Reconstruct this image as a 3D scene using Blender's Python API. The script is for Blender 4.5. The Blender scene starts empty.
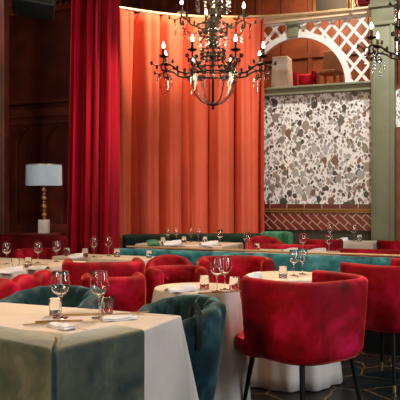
import bpy, bmesh, math, random
from mathutils import Vector, Matrix
random.seed(7)
PI = math.pi
sc = bpy.context.scene
COL = sc.collection
F = 680.0
EYE = 1.3
GRID = math.radians(-23)          # the room's furniture grid is turned against the view

# ------------------------------------------------------------------ materials
def mat(name, col, rough=.5, metal=0., sheen=0., noise=0., nscale=8., bump=0., bscale=60., coat=0., emit=None, estr=0., sheen_tint=None, col2=None, spec=.5, sheen_rough=.35):
    m = bpy.data.materials.new(name); m.use_nodes = True
    nt = m.node_tree; b = nt.nodes['Principled BSDF']
    b.inputs['Base Color'].default_value = (*col, 1)
    b.inputs['Roughness'].default_value = rough
    b.inputs['Metallic'].default_value = metal
    b.inputs['Specular IOR Level'].default_value = spec
    if sheen:
        b.inputs['Sheen Weight'].default_value = sheen
        b.inputs['Sheen Roughness'].default_value = sheen_rough
        b.inputs['Sheen Tint'].default_value = (*(sheen_tint or (1, 1, 1)), 1)
    if coat: b.inputs['Coat Weight'].default_value = coat
    if emit:
        b.inputs['Emission Color'].default_value = (*emit, 1); b.inputs['Emission Strength'].default_value = estr
    tc = nt.nodes.new('ShaderNodeTexCoord')
    if noise or col2:
        n = nt.nodes.new('ShaderNodeTexNoise'); n.inputs['Scale'].default_value = nscale; n.inputs['Detail'].default_value = 4
        nt.links.new(tc.outputs['Object'], n.inputs['Vector'])
        r = nt.nodes.new('ShaderNodeValToRGB')
        c2 = col2 or tuple(c * (1 - noise) for c in col)
        r.color_ramp.elements[0].position = .38; r.color_ramp.elements[1].position = .64
        r.color_ramp.elements[0].color = (*c2, 1); r.color_ramp.elements[1].color = (*col, 1)
        nt.links.new(n.outputs['Fac'], r.inputs['Fac']); nt.links.new(r.outputs['Color'], b.inputs['Base Color'])
    if bump:
        n2 = nt.nodes.new('ShaderNodeTexNoise'); n2.inputs['Scale'].default_value = bscale
        nt.links.new(tc.outputs['Object'], n2.inputs['Vector'])
        bp = nt.nodes.new('ShaderNodeBump'); bp.inputs['Strength'].default_value = bump; bp.inputs['Distance'].default_value = .01
        nt.links.new(n2.outputs['Fac'], bp.inputs['Height']); nt.links.new(bp.outputs['Normal'], b.inputs['Normal'])
    return m

M = {}
def velvet(name, dark, mid, light, tint, sheen=.8, rough=.6, scale=3.6, sr=.3, bump=.25):
    """nap brushed this way and that: three tones in soft-edged patches"""
    m = mat(name, mid, rough, sheen=sheen, sheen_tint=tint, spec=.12, bump=bump, bscale=14, sheen_rough=sr)
    nt = m.node_tree; b = nt.nodes['Principled BSDF']; tc = nt.nodes.new('ShaderNodeTexCoord')
    n = nt.nodes.new('ShaderNodeTexNoise'); n.inputs['Scale'].default_value = scale; n.inputs['Detail'].default_value = 4; n.inputs['Roughness'].default_value = .58; n.inputs['Distortion'].default_value = .5
    nt.links.new(tc.outputs['Object'], n.inputs['Vector'])
    r = nt.nodes.new('ShaderNodeValToRGB'); e = r.color_ramp.elements
    e[0].position = .34; e[0].color = (*dark, 1); e[1].position = .70; e[1].color = (*light, 1)
    k = e.new(.52); k.color = (*mid, 1)
    nt.links.new(n.outputs['Fac'], r.inputs['Fac']); nt.links.new(r.outputs['Color'], b.inputs['Base Color'])
    return m
M['red'] = velvet('red_velvet', (.085, .001, .004), (.33, .003, .013), (.74, .010, .075), (1, .20, .10), sheen=1, scale=3.2, sr=.25)  # orange sheen tint puts warm overhead light into the chair rims
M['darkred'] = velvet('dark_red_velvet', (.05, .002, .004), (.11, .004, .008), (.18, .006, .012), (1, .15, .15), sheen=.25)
M['green'] = velvet('green_velvet', (.003, .010, .012), (.009, .036, .042), (.035, .105, .115), (.45, .85, .92), sheen=.9, scale=5)
M['olive'] = velvet('olive_green_velvet', (.026, .046, .042), (.085, .098, .066), (.175, .175, .115), (1, .97, .76), sheen=1, scale=5, sr=.30)
M['teal'] = velvet('teal_velvet', (.006, .055, .075), (.028, .19, .235), (.10, .36, .40), (.5, .9, 1), sheen=.5, scale=6)
M['darkgreen'] = velvet('dark_green_velvet', (.003, .010, .008), (.005, .018, .012), (.010, .04, .022), (.4, 1, .7), sheen=.08)
M['brightgreen'] = mat('emerald_velvet', (.02, .20, .09), .55, sheen=.4, noise=.4, nscale=6, sheen_tint=(.5, 1, .7))
M['cloth'] = mat('white_linen', (.68, .61, .52), .85, noise=.06, nscale=6, bump=.12, bscale=18)
M['napkin'] = mat('white_napkin_linen', (.74, .76, .80), .85, noise=.05, bump=.1, bscale=60)
M['black'] = mat('black_metal', (.005, .005, .005), .5, spec=.25, noise=.3)
M['brass'] = mat('brass', (.62, .40, .16), .3, metal=.9, noise=.2, nscale=20)
M['rod'] = mat('pale_brass', (.70, .50, .28), .4, metal=.4, noise=.15, nscale=15)
M['sage'] = mat('sage_paint', (.185, .20, .12), .5, noise=.12, nscale=5, bump=.05)
M['white'] = mat('white_paint', (.72, .72, .70), .5, noise=.06, nscale=8)
M['peach'] = mat('peach_paint', (.74, .58, .40), .5, noise=.1, nscale=8)
M['gold'] = mat('gilt', (.40, .22, .07), .4, metal=.5, noise=.35, nscale=25)
M['wood'] = mat('dark_mahogany', (.14, .028, .017), .45, noise=.55, nscale=3)
M['wood2'] = mat('warm_mahogany', (.26, .065, .024), .45, noise=.45, nscale=2.5)
M['plinth'] = mat('dark_olive_paint', (.055, .050, .028), .6, noise=.2)
M['hood'] = mat('blackened_teal_metal', (.010, .022, .024), .45, noise=.3)
M['shade'] = mat('pale_blue_lampshade', (.48, .72, .92), .8, noise=.05, nscale=12)
M['marble'] = mat('white_marble', (.62, .62, .60), .3, noise=.12, nscale=12)
M['amber'] = mat('amber_bead', (.50, .26, .08), .2, metal=.4, noise=.3, nscale=30)
M['curtain'] = mat('red_orange_curtain', (.66, .125, .066), .8, sheen=.2, noise=.12, nscale=2, sheen_tint=(1, .45, .2), spec=.1)
M['crimson'] = mat('crimson_velvet_curtain', (.36, .005, .022), .6, sheen=1, sheen_tint=(1, .20, .26), noise=.15, nscale=2, spec=.1, sheen_rough=.25)
M['wick'] = mat('ivory_candle', (.55, .48, .36), .5, noise=.1)
M['bulb'] = mat('lit_bulb', (1, .9, .75), .3, emit=(1, .80, .52), estr=14)
M['crystalb'] = mat('smoky_crystal', (.03, .03, .03), .08, noise=.2)
M['ceil'] = mat('ceiling_plaster', (.30, .22, .17), .8, noise=.1)
M['wallp'] = mat('dark_red_plaster', (.14, .03, .022), .7, noise=.3, nscale=2)
M['canvas'] = mat('dark_canvas', (.015, .012, .010), .5, noise=.6, nscale=5)

def glass_mat(name, tint, lo, hi):
    m = bpy.data.materials.new(name); m.use_nodes = True; nt = m.node_tree
    for n in list(nt.nodes): nt.nodes.remove(n)
    out = nt.nodes.new('ShaderNodeOutputMaterial'); mx = nt.nodes.new('ShaderNodeMixShader')
    t = nt.nodes.new('ShaderNodeBsdfTransparent'); t.inputs['Color'].default_value = (*tint, 1)
    g = nt.nodes.new('ShaderNodeBsdfGlossy'); g.inputs['Roughness'].default_value = .06
    lw = nt.nodes.new('ShaderNodeLayerWeight'); lw.inputs['Blend'].default_value = .25
    mr = nt.nodes.new('ShaderNodeMapRange'); mr.inputs['To Min'].default_value = lo; mr.inputs['To Max'].default_value = hi
    nt.links.new(lw.outputs['Facing'], mr.inputs['Value']); nt.links.new(mr.outputs['Result'], mx.inputs['Fac'])
    nt.links.new(t.outputs[0], mx.inputs[1]); nt.links.new(g.outputs[0], mx.inputs[2]); nt.links.new(mx.outputs[0], out.inputs['Surface'])
    return m
M['glass'] = mat('clear_glass', (1, 1, 1), .0)
M['glass'].node_tree.nodes['Principled BSDF'].inputs['Transmission Weight'].default_value = 1; M['glass'].node_tree.nodes['Principled BSDF'].inputs['IOR'].default_value = 1.48
M['crystal'] = glass_mat('clear_crystal', (.92, .92, .92), .35, .9)

def floor_mat():
    m = bpy.data.materials.new('dark_veined_floor'); m.use_nodes = True; nt = m.node_tree; b = nt.nodes['Principled BSDF']
    b.inputs['Roughness'].default_value = .42; b.inputs['Specular IOR Level'].default_value = .25
    tc = nt.nodes.new('ShaderNodeTexCoord')
    n = nt.nodes.new('ShaderNodeTexNoise'); n.inputs['Scale'].default_value = 2.5
    ad = nt.nodes.new('ShaderNodeVectorMath'); ad.operation = 'MULTIPLY_ADD'
    ad.inputs[1].default_value = (.35, .35, 0)
    nt.links.new(tc.outputs['Object'], n.inputs['Vector']); nt.links.new(n.outputs['Color'], ad.inputs[0]); nt.links.new(tc.outputs['Object'], ad.inputs[2])
    v = nt.nodes.new('ShaderNodeTexVoronoi'); v.feature = 'DISTANCE_TO_EDGE'; v.voronoi_dimensions = '2D'; v.inputs['Scale'].default_value = 2.7
    nt.links.new(ad.outputs[0], v.inputs['Vector'])
    r = nt.nodes.new('ShaderNodeValToRGB'); r.color_ramp.elements[0].position = .004; r.color_ramp.elements[1].position = .022
    r.color_ramp.elements[0].color = (.26, .14, .055, 1); r.color_ramp.elements[1].color = (.010, .009, .009, 1)
    nt.links.new(v.outputs['Distance'], r.inputs['Fac']); nt.links.new(r.outputs['Color'], b.inputs['Base Color'])
    return m
M['floor'] = floor_mat()

def terrazzo_mat():
    m = bpy.data.materials.new('terrazzo'); m.use_nodes = True; nt = m.node_tree; b = nt.nodes['Principled BSDF']
    b.inputs['Roughness'].default_value = .4
    L = nt.links.new; N = nt.nodes.new
    tc = N('ShaderNodeTexCoord'); sx = N('ShaderNodeSeparateXYZ'); L(tc.outputs['Object'], sx.inputs[0])
    cx = N('ShaderNodeCombineXYZ'); L(sx.outputs['X'], cx.inputs['X']); L(sx.outputs['Z'], cx.inputs['Y'])
    nz = N('ShaderNodeTexNoise'); nz.inputs['Scale'].default_value = 9; nz.inputs['Detail'].default_value = 1; L(cx.outputs[0], nz.inputs['Vector'])
    ad = N('ShaderNodeVectorMath'); ad.operation = 'MULTIPLY_ADD'; ad.inputs[1].default_value = (.06, .06, 0)
    L(nz.outputs['Color'], ad.inputs[0]); L(cx.outputs[0], ad.inputs[2])
    base = N('ShaderNodeRGB'); base.outputs[0].default_value = (.80, .80, .80, 1)
    prev = base.outputs[0]
    for k, (scale, r0, r1, off) in enumerate([(22, .20, .46, 3.1), (12.5, .20, .47, 0), (7.2, .22, .47, 7.7)]):
        mp = N('ShaderNodeMapping'); mp.inputs['Location'].default_value = (off, off * 1.7, 0); mp.inputs['Rotation'].default_value = (0, 0, .5 + k * .9)
        mp.inputs['Scale'].default_value = (scale * 1.15, scale * .85, 1); L(ad.outputs[0], mp.inputs['Vector'])
        v = N('ShaderNodeTexVoronoi'); v.voronoi_dimensions = '2D'; v.inputs['Scale'].default_value = 1; v.inputs['Randomness'].default_value = .85
        L(mp.outputs[0], v.inputs['Vector'])
        sc_ = N('ShaderNodeSeparateColor'); L(v.outputs['Color'], sc_.inputs[0])
        mr = N('ShaderNodeMapRange'); mr.inputs['To Min'].default_value = r0 - (.42 if k == 2 else .10); mr.inputs['To Max'].default_value = r1; L(sc_.outputs[0], mr.inputs['Value'])
        lt = N('ShaderNodeMath'); lt.operation = 'LESS_THAN'; L(v.outputs['Distance'], lt.inputs[0]); L(mr.outputs[0], lt.inputs[1])
        rp = N('ShaderNodeValToRGB'); rp.color_ramp.interpolation = 'CONSTANT'
        cols = [(0, (.05, .05, .045)), (.14, (.22, .21, .18)), (.30, (.17, .09, .06)), (.42, (.33, .33, .32)), (.58, (.12, .115, .09)), (.70, (.30, .25, .20)), (.84, (.42, .42, .42))]
        el = rp.color_ramp.elements
        el[0].position = 0; el[0].color = (*cols[0][1], 1); el[1].position = cols[1][0]; el[1].color = (*cols[1][1], 1)
        for p, c in cols[2:]:
            e = el.new(p); e.color = (*c, 1)
        L(sc_.outputs[1], rp.inputs['Fac'])
        mx = N('ShaderNodeMix'); mx.data_type = 'RGBA'; L(lt.outputs[0], mx.inputs[0]); L(prev, mx.inputs[6]); L(rp.outputs[0], mx.inputs[7])
        prev = mx.outputs[2]
    L(prev, b.inputs['Base Color'])
    return m
M['terrazzo'] = terrazzo_mat()

def brick_mat(name, rot, scale, c1, c2, mortar, ms=.02, bw=.5, rh=.25):
    m = bpy.data.materials.new(name); m.use_nodes = True; nt = m.node_tree; b = nt.nodes['Principled BSDF']
    b.inputs['Roughness'].default_value = .3
    L = nt.links.new; N = nt.nodes.new
    tc = N('ShaderNodeTexCoord'); sx = N('ShaderNodeSeparateXYZ'); L(tc.outputs['Object'], sx.inputs[0])
    cx = N('ShaderNodeCombineXYZ'); L(sx.outputs['X'], cx.inputs['X']); L(sx.outputs['Z'], cx.inputs['Y'])
    mp = N('ShaderNodeMapping'); mp.inputs['Rotation'].default_value = (0, 0, rot); L(cx.outputs[0], mp.inputs['Vector'])
    br = N('ShaderNodeTexBrick'); br.inputs['Scale'].default_value = scale; br.inputs['Mortar Size'].default_value = ms
    br.inputs['Brick Width'].default_value = bw; br.inputs['Row Height'].default_value = rh
    br.inputs['Color1'].default_value = (*c1, 1); br.inputs['Color2'].default_value = (*c2, 1); br.inputs['Mortar'].default_value = (*mortar, 1)
    L(mp.outputs[0], br.inputs['Vector']); L(br.outputs['Color'], b.inputs['Base Color'])
    return m
M['brick'] = brick_mat('diagonal_maroon_tile', math.radians(42), 3.1, (.19, .022, .020), (.13, .016, .016), (.48, .33, .22), .022, .62, .26)
M['tilerow'] = brick_mat('maroon_tile_row', 0, 2.0, (.13, .018, .018), (.10, .014, .014), (.48, .38, .28), .012, .52, .5)

# ------------------------------------------------------------------ mesh helpers
class MB:
    def __init__(s): s.v = []; s.f = []
    def add(s, vs, fs):
        o = len(s.v); s.v += [tuple(v) for v in vs]; s.f += [tuple(i + o for i in f) for f in fs]; return s
    def box(s, c, d, rz=0, M_=None):
        x, y, z = d[0] / 2, d[1] / 2, d[2] / 2
        vs = [Vector((a * x, b * y, e * z)) for a in (-1, 1) for b in (-1, 1) for e in (-1, 1)]
        R = (M_ or Matrix.Rotation(rz, 3, 'Z')); vs = [R @ v + Vector(c) for v in vs]
        return s.add(vs, [(0, 1, 3, 2), (4, 6, 7, 5), (0, 4, 5, 1), (2, 3, 7, 6), (0, 2, 6, 4), (1, 5, 7, 3)])
    def bar(s, a, b, w, t, up=(0, 0, 1)):
        a = Vector(a); b = Vector(b); d = (b - a); l = d.length; d.normalize()
        u = Vector(up); sx = d.cross(u)
        if sx.length < 1e-4: sx = d.cross(Vector((1, 0, 0)))
        sx.normalize(); uu = sx.cross(d)
        R = Matrix((sx, d, uu)).transposed()
        return s.box((a + b) / 2, (w, l, t), M_=R)
    def lathe(s, prof, n=20, c=(0, 0, 0), cap=False):
        m = len(prof); vs = []
        for i in range(n):
            a = 2 * PI * i / n
            for r, z in prof: vs.append((c[0] + r * math.cos(a), c[1] + r * math.sin(a), c[2] + z))
        fs = []
        for i in range(n):
            j = (i + 1) % n
            for k in range(m - 1): fs.append((i * m + k, j * m + k, j * m + k + 1, i * m + k + 1))
        return s.add(vs, fs)
    def tube(s, pts, rad, n=8, closed=False):
        pts = [Vector(p) for p in pts]; m = len(pts)
        rads = rad if isinstance(rad, (list, tuple)) else [rad] * m
        vs = []; prevx = None
        for i, p in enumerate(pts):
            if closed: t = pts[(i + 1) % m] - pts[i - 1]
            else: t = pts[min(i + 1, m - 1)] - pts[max(i - 1, 0)]
            t.normalize()
            x = prevx if prevx is not None else (Vector((0, 0, 1)) if abs(t.z) < .9 else Vector((1, 0, 0)))
            x = (x - t * x.dot(t)); x.normalize(); prevx = x; y = t.cross(x)
            for k in range(n):
                a = 2 * PI * k / n; vs.append(p + (x * math.cos(a) + y * math.sin(a)) * rads[i])
        fs = []
        rng = m if closed else m - 1
        for i in range(rng):
            i2 = (i + 1) % m
            for k in range(n):
                k2 = (k + 1) % n; fs.append((i * n + k, i * n + k2, i2 * n + k2, i2 * n + k))
        if not closed:
            fs.append(tuple(reversed(range(n)))); fs.append(tuple(range((m - 1) * n, m * n)))
        return s.add(vs, fs)
    def ball(s, c, r, n=8, sz=1.):
        prof = [(max(1e-4, r * math.sin(PI * k / (n // 2 + 2))), -r * sz * math.cos(PI * k / (n // 2 + 2))) for k in range(n // 2 + 3)]
        return s.lathe(prof, n, c)
    def grid(s, fn, nu, nv):
        vs = [fn(i / nu, j / nv) for i in range(nu + 1) for j in range(nv + 1)]
        fs = [(i * (nv + 1) + j, (i + 1) * (nv + 1) + j, (i + 1) * (nv + 1) + j + 1, i * (nv + 1) + j + 1) for i in range(nu) for j in range(nv)]
        return s.add(vs, fs)
    def poly_prism(s, pts, y0, y1):           # closed outline in x,z pushed along y
        n = len(pts)
        vs = [(x, y0, z) for x, z in pts] + [(x, y1, z) for x, z in pts]
        fs = [tuple(range(n)), tuple(reversed(range(n, 2 * n)))] + [(i, i + n, (i + 1) % n + n, (i + 1) % n) for i in range(n)]
        return s.add(vs, fs)
    def build(s, name, m, parent=None, bevel=0., smooth=35, seg=3, weld=True):
        bm = bmesh.new(); bv = [bm.verts.new(v) for v in s.v]
        for f in s.f:
            try: bm.faces.new([bv[i] for i in f])
            except ValueError: pass
        if weld: bmesh.ops.remove_doubles(bm, verts=bm.verts, dist=1e-5)
        bmesh.ops.recalc_face_normals(bm, faces=bm.faces)
        if bevel: bmesh.ops.bevel(bm, geom=list(bm.edges), offset=bevel, segments=seg, profile=.5, affect='EDGES', clamp_overlap=True)
        me = bpy.data.meshes.new(name); bm.to_mesh(me); bm.free()
        me.materials.append(m)
        me.polygons.foreach_set('use_smooth', [smooth > 0] * len(me.polygons))
        if smooth > 0: me.set_sharp_from_angle(angle=math.radians(smooth))
        o = bpy.data.objects.new(name, me); COL.objects.link(o)
        if parent: o.parent = parent
        return o

def tag(o, label, cat, group=None, kind=None):
    o['label'] = label; o['category'] = cat
    if group: o['group'] = group
    if kind: o['kind'] = kind
    return o
def thing(name, label, cat, loc=(0, 0, 0), rz=0, group=None):
    o = bpy.data.objects.new(name, None); COL.objects.link(o); o.empty_display_size = .1
    o.location = loc; o.rotation_euler = (0, 0, rz)
    return tag(o, label, cat, group)
def struct(o): o['kind'] = 'structure'; return o
def copy_tree(o, parent=None):
    c = o.copy(); COL.objects.link(c)
    if parent: c.parent = parent
    for ch in list(o.children):
        copy_tree(ch, c)
    return c
def solid(o, t):
    md = o.modifiers.new('thickness', 'SOLIDIFY'); md.thickness = t; return o
def gx(px, Y): return (px - 200) / F * Y
def catmull(P, n=8):
    out = []
    for i in range(len(P) - 1):
        p0 = Vector(P[max(i - 1, 0)]); p1 = Vector(P[i]); p2 = Vector(P[i + 1]); p3 = Vector(P[min(i + 2, len(P) - 1)])
        for k in range(n):
            t = k / n
            out.append(.5 * ((2 * p1) + (p2 - p0) * t + (2 * p0 - 5 * p1 + 4 * p2 - p3) * t * t + (3 * p1 - p0 - 3 * p2 + p3) * t ** 3))
    out.append(Vector(P[-1])); return out

# a padded wall swept along a path: used for every backrest
def sweep_pad(mb, path, nrm, rims, z0, thick, taper=None, bulge=None, lip=None):
    """path: 2D points of the OUTER face at the rim; nrm: outward 2D normals; taper(t) pulls the shell inwards towards the floor"""
    lip = lip or min(thick / 2, .05)
    n = len(path); rings = []
    for i in range(n):
        h = rims[i] - z0; prof = []
        for t in (0, .03, .1, .22, .36, .5, .64, .78, .9): prof.append((0, t * (h - lip), 'o'))
        for k in range(0, 9):
            a = PI * k / 8; prof.append((-thick / 2 + thick / 2 * math.cos(a), h - lip + lip * math.sin(a), 'r'))
        for t in (.93, .86, .79, .72, .65, .58, .5, .42, .34, .26, .18, .1, .0): prof.append((-thick, t * (h - lip), 'i'))
        ring = []
        for (d, z, w) in prof:
            t = z / h
            off = d + (taper(t) if taper else 0)
            if bulge and w != 'o': off -= bulge(i / (n - 1), t, w)
            ring.append((path[i][0] + nrm[i][0] * off, path[i][1] + nrm[i][1] * off, z0 + z))
        rings.append(ring)
    m = len(rings[0])
    # rounded ends
    def endring(r, d, k):
        c = Vector((sum(p[0] for p in r) / m, sum(p[1] for p in r) / m, sum(p[2] for p in r) / m))
        out = []
        for p in r:
            q = Vector(p); e = q - c; hz = Vector((e.x, e.y, 0)); L = hz.length
            out.append(c + hz * k + Vector((0, 0, e.z * (1 - (1 - k) * .07))) + Vector((d[0], d[1], 0)))
        return out
    t0 = (Vector(path[0]) - Vector(path[1])).normalized(); t1 = (Vector(path[-1]) - Vector(path[-2])).normalized()
    e = thick * .32
    pre = [endring(rings[0], t0 * (e * a), k) for a, k in ((1, .35), (.8, .7), (.4, .93))]
    post = [endring(rings[-1], t1 * (e * a), k) for a, k in ((.4, .93), (.8, .7), (1, .35))]
    R = pre + rings + post; vs = [p for r in R for p in r]; fs = []
    for i in range(len(R) - 1):
        for k in range(m):
            k2 = (k + 1) % m; fs.append((i * m + k, (i + 1) * m + k, (i + 1) * m + k2, i * m + k2))
    fs.append(tuple(range(m))); fs.append(tuple(reversed(range((len(R) - 1) * m, len(R) * m))))
    mb.add(vs, fs); return mb

def sup(a, p): return (abs(math.cos(a)) ** p + abs(math.sin(a)) ** p) ** (-1 / p)

def tub_chair(name, label, cat, loc, face, r, rim, mt, z0=.36, A=125, thick=.075, p=2.5, dip=0., crown=0., tufts=0, flutes=0, tap=.14, legs=True, group=None, seat_out=.04, leg_m=None, seat_z=.46):
    """local +x is the way the sitter faces"""
    t = thing(name, label, cat, (loc[0], loc[1], 0), math.atan2(face[1], face[0]), group)
    n = 56; path = []; nr = []; rims = []; A = math.radians(A)
    for i in range(n + 1):
        s = i / n * 2 - 1; a = PI + s * A
        R = r * sup(a, p); path.append((R * math.cos(a), R * math.sin(a)))
        rims.append(rim - dip * (abs(s) ** 2.2) + crown * math.cos(s * PI / 2))
    for i in range(n + 1):
        d = Vector(path[min(i + 1, n)]) - Vector(path[max(i - 1, 0)]); d.normalize(); nr.append((d.y, -d.x))
    def taper(tt): return -r * tap * (1 - tt) ** 1.5 - (.03 * max(0, 1 - tt / .09) ** 2)
    def bul(s, tt, w):
        if tufts:
            q = s * tufts; zz = tt * 3.2
            return .016 * abs(math.sin((q + zz) * PI / 2 * 1.0)) * abs(math.sin((q - zz) * PI / 2)) - .006
        if flutes: return .024 * abs(math.sin(s * flutes * PI)) - .010
        return 0
    sweep_pad(MB(), path, nr, rims, z0, thick, taper, bul if (tufts or flutes) else None).build('backrest', mt, t, smooth=60)
    # seat
    def seat_ring(k, z):
        out = []
        for i in range(40):
            a = 2 * PI * i / 40; R = (r - thick * .55) * sup(a, 3.2) * k * (1 - tap * .55)
            x = R * math.cos(a)
            out.append((x + (seat_out + .10 * r if x > 0 else 0) * max(0, math.cos(a)), R * math.sin(a) * (.97 if seat_out < .05 or x < .05 else 1.12), z))
        return out
    prof = [(.02, z0 - .01), (.9, z0 - .01), (.98, z0 + .02), (1, z0 + .05), (1, seat_z - .04), (.97, seat_z - .012), (.85, seat_z), (.02, seat_z + .008)]
    vs = []; fs = []
    for k, z in prof: vs += seat_ring(k, z)
    for j in range(len(prof) - 1):
        for i in range(40): i2 = (i + 1) % 40; fs.append((j * 40 + i, j * 40 + i2, (j + 1) * 40 + i2, (j + 1) * 40 + i))
    MB().add(vs, fs).build('seat', mt, t, smooth=50)
    if tufts:
        for row, zz in ((0, .86), (1, .66)):
            for q in range(int(tufts)):
                s = (q + .5 * row + .5) / tufts
                if not .12 < s < .88: continue
                i = int(s * n); h = rims[i] - z0; z = z0 + zz * h; off = -thick + taper(zz) - .004
                MB().ball((path[i][0] + nr[i][0] * off, path[i][1] + nr[i][1] * off, z), .018, 8).build('button', mt, t)
    if legs:
        for sx in (-1, 1):
            for sy in (-1, 1):
                a0 = Vector((sx * r * .58, sy * r * .58, z0 + .02)); a1 = Vector((sx * r * .74, sy * r * .74, .0))
                l = MB().tube([a1, a0], [.010, .017], 10).build('leg', M['black'], t)
                MB().tube([a1, a1.lerp(a0, .11)], [.0115, .0125], 10).build('ferrule', M['brass'], l)
    return t

def rrect(hx, hy, rad, n=8, per=14):
    pts = []
    for (cx, cy, a0) in ((hx - rad, hy - rad, 0), (-hx + rad, hy - rad, PI / 2), (-hx + rad, -hy + rad, PI), (hx - rad, -hy + rad, 1.5 * PI)):
        for k in range(n + 1):
            a = a0 + PI / 2 * k / n; pts.append((cx + rad * math.cos(a), cy + rad * math.sin(a), math.cos(a), math.sin(a), math.sin(2 * (a - a0)) ** 2))
        nxt = {0: (-1, 0), PI / 2: (0, -1), PI: (1, 0), 1.5 * PI: (0, 1)}[a0]
        x, y = pts[-1][0], pts[-1][1]; L = 2 * (hx - rad) if nxt[0] else 2 * (hy - rad)
        nx, ny = pts[-1][2], pts[-1][3]
        for k in range(1, per):
            q = L * k / per; edge = min(q, L - q); pts.append((x + nxt[0] * q, y + nxt[1] * q, nx, ny, max(0, 1 - edge / .12) ** 2))
    return pts
def circle(r, n=120): return [(r * math.cos(2 * PI * i / n), r * math.sin(2 * PI * i / n), math.cos(2 * PI * i / n), math.sin(2 * PI * i / n), 0) for i in range(n)]

def cloth_obj(label, loc, rz, per, drop, flare, wave, waves, corner=0., group='white tablecloths', H=.752, seed=1):
    rnd = random.Random(seed); ph = [rnd.random() * 6.28 for _ in range(4)]
    n = len(per); vs = []; fs = []
    arc = 0; arcs = []
    for i in range(n):
        arcs.append(arc); arc += math.hypot(per[(i + 1) % n][0] - per[i][0], per[(i + 1) % n][1] - per[i][1])
    rows = [(-.25, 0), (-.02, 0), (-.004, -.001), (.002, -.004), (.004, -.010)] + [(None, q) for q in (.04, .1, .18, .28, .4, .52, .64, .76, .88, 1.0)]
    vs.append((0, 0, H)); 
    for off, q in rows:
        for i, (x, y, nx, ny, c) in enumerate(per):
            if off is not None:
                if off == -.25: vs.append((x * .6, y * .6, H)); continue
                vs.append((x + nx * off, y + ny * off, H + q)); continue
            s = arcs[i] / arc * 2 * PI
            w = wave * q ** .7 * (math.sin(waves * s + ph[0]) * .6 + math.sin(waves * 1.7 * s + ph[1]) * .4 + .55) if wave else 0
            o = .005 + flare * q + w + corner * c * q
            vs.append((x + nx * o, y + ny * o, H - .010 - q * drop + .012 * c * q))
    for i in range(n): fs.append((0, 1 + i, 1 + (i + 1) % n))
    for j in range(len(rows) - 1):
        for i in range(n):
            i2 = (i + 1) % n; a = 1 + j * n; fs.append((a + i, a + n + i, a + n + i2, a + i2))
    o = MB().add(vs, fs).build('tablecloth', M['cloth'], smooth=50)
    o.location = (loc[0], loc[1], 0); o.rotation_euler.z = rz
    solid(o, .002)
    return tag(o, label, 'tablecloth', group)

def table(label, loc, rz, hx, hy, rnd=False):
    t = thing('dining_table', label, 'table', (loc[0], loc[1], 0), rz, 'dining tables under white cloths')
    mb = MB()
    if rnd: mb.lathe([(.001, .715), (hx - .01, .715), (hx, .722), (hx, .742), (hx - .004, .747), (.001, .747)], 48); mb.build('tabletop', M['wood'], t)
    else: mb.box((0, 0, .731), (2 * hx, 2 * hy, .032)); mb.build('tabletop', M['wood'], t, bevel=.004)
    if rnd or hx < .4:
        MB().lathe([(.001, .02), (.03, .02), (.032, .1), (.03, .7), (.09, .715), (.001, .715)], 16).build('pedestal', M['black'], t)
        MB().lathe([(.001, 0), (.19, 0), (.19, .012), (.05, .03), (.001, .03)], 28).build('base', M['black'], t)
    else:
        for sx in (-1, 1):
            for sy in (-1, 1): MB().box((sx * (hx - .06), sy * (hy - .06), .3575), (.05, .05, .715)).build('leg', M['wood'], t, bevel=.004)
    return t

# ------------------------------------------------------------------ the room
def wall_frame(name, m, pts_boxes, origin, rz, bevel=0):
    mb = MB()
    for c, d in pts_boxes: mb.box(c, d)
    o = mb.build(name, m, bevel=bevel); o.location = origin; o.rotation_euler.z = rz; return struct(o)

fl = MB().box((0, 6, -.05), (11, 17, .1)).build('floor', M['floor']); struct(fl)
ce = MB().box((0, 6, 5.65), (11, 17, .1)).build('ceiling', M['ceil']); struct(ce)
wr = MB().box((5.45, 6, 2.8), (.1, 17, 5.6)).build('wall_right', M['wallp']); struct(wr)
wl = MB().box((-5.45, 6, 2.8), (.1, 17, 5.6)).build('wall_left', M['wallp']); struct(wl)

# tiled back wall: local x runs to the right along the wall, y goes away from the room
WO = Vector((.93, 10.2, 0)); ex = Vector((math.cos(GRID), math.sin(GRID))); ey = Vector((-math.sin(GRID), math.cos(GRID)))
def s_of(px):
    k = (px - 200) / F        # X = k Y
    return (k * WO.y - WO.x) / (ex.x - k * ex.y)
def z_of(px, py):
    s = s_of(px); Y = WO.y + ex.y * s; return EYE + (200 - py) / F * Y
s0, s1 = -1.6, 3.6; SP0, SP1 = s_of(373), s_of(396)
ZL = z_of(320, 94)
wb = MB(); wb.box(((s0 + s1) / 2, .10, ZL / 2), (s1 - s0, .18, ZL)); wb = wb.build('wall_back', M['plinth']); wb.location = WO; wb.rotation_euler.z = GRID; struct(wb)
zt0 = z_of(320, 204); zb0 = z_of(320, 230)
MB().box(((s0 + s1) / 2, 0.002, (ZL + zt0) / 2), (s1 - s0 - .02, .03, ZL - zt0)).build('terrazzo_panel', M['terrazzo'], wb)
MB().box(((s0 + SP0) / 2, 0.0, zt0 - .0325), (SP0 - s0, .034, .063)).build('tile_row', M['tilerow'], wb)
gm = MB(); 
prof = [(.0, -.035), (-.02, -.035), (-.035, -.02), (-.03, 0), (-.045, .012), (-.045, .03), (0, .035)]
gz = zt0 - .10
vs = [(x, yy, gz + zz) for x in (s0, SP0) for yy, zz in prof]; k = len(prof)
gm.add(vs, [tuple(range(k)), tuple(reversed(range(k, 2 * k)))] + [(i, i + k, (i + 1) % k + k, (i + 1) % k) for i in range(k)]); gm.build('gilt_moulding', M['gold'], wb)
MB().box(((s0 + SP0) / 2, 0.0, (gz - .035 + zb0) / 2), (SP0 - s0, .034, gz - .035 - zb0)).build('tile_dado', M['brick'], wb)
MB().box(((SP1 + s1) / 2, -.006, z_of(400, 127) / 2), (s1 - SP1, .04, z_of(400, 127))).build('wood_panel', M['wood2'], wb)
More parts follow.
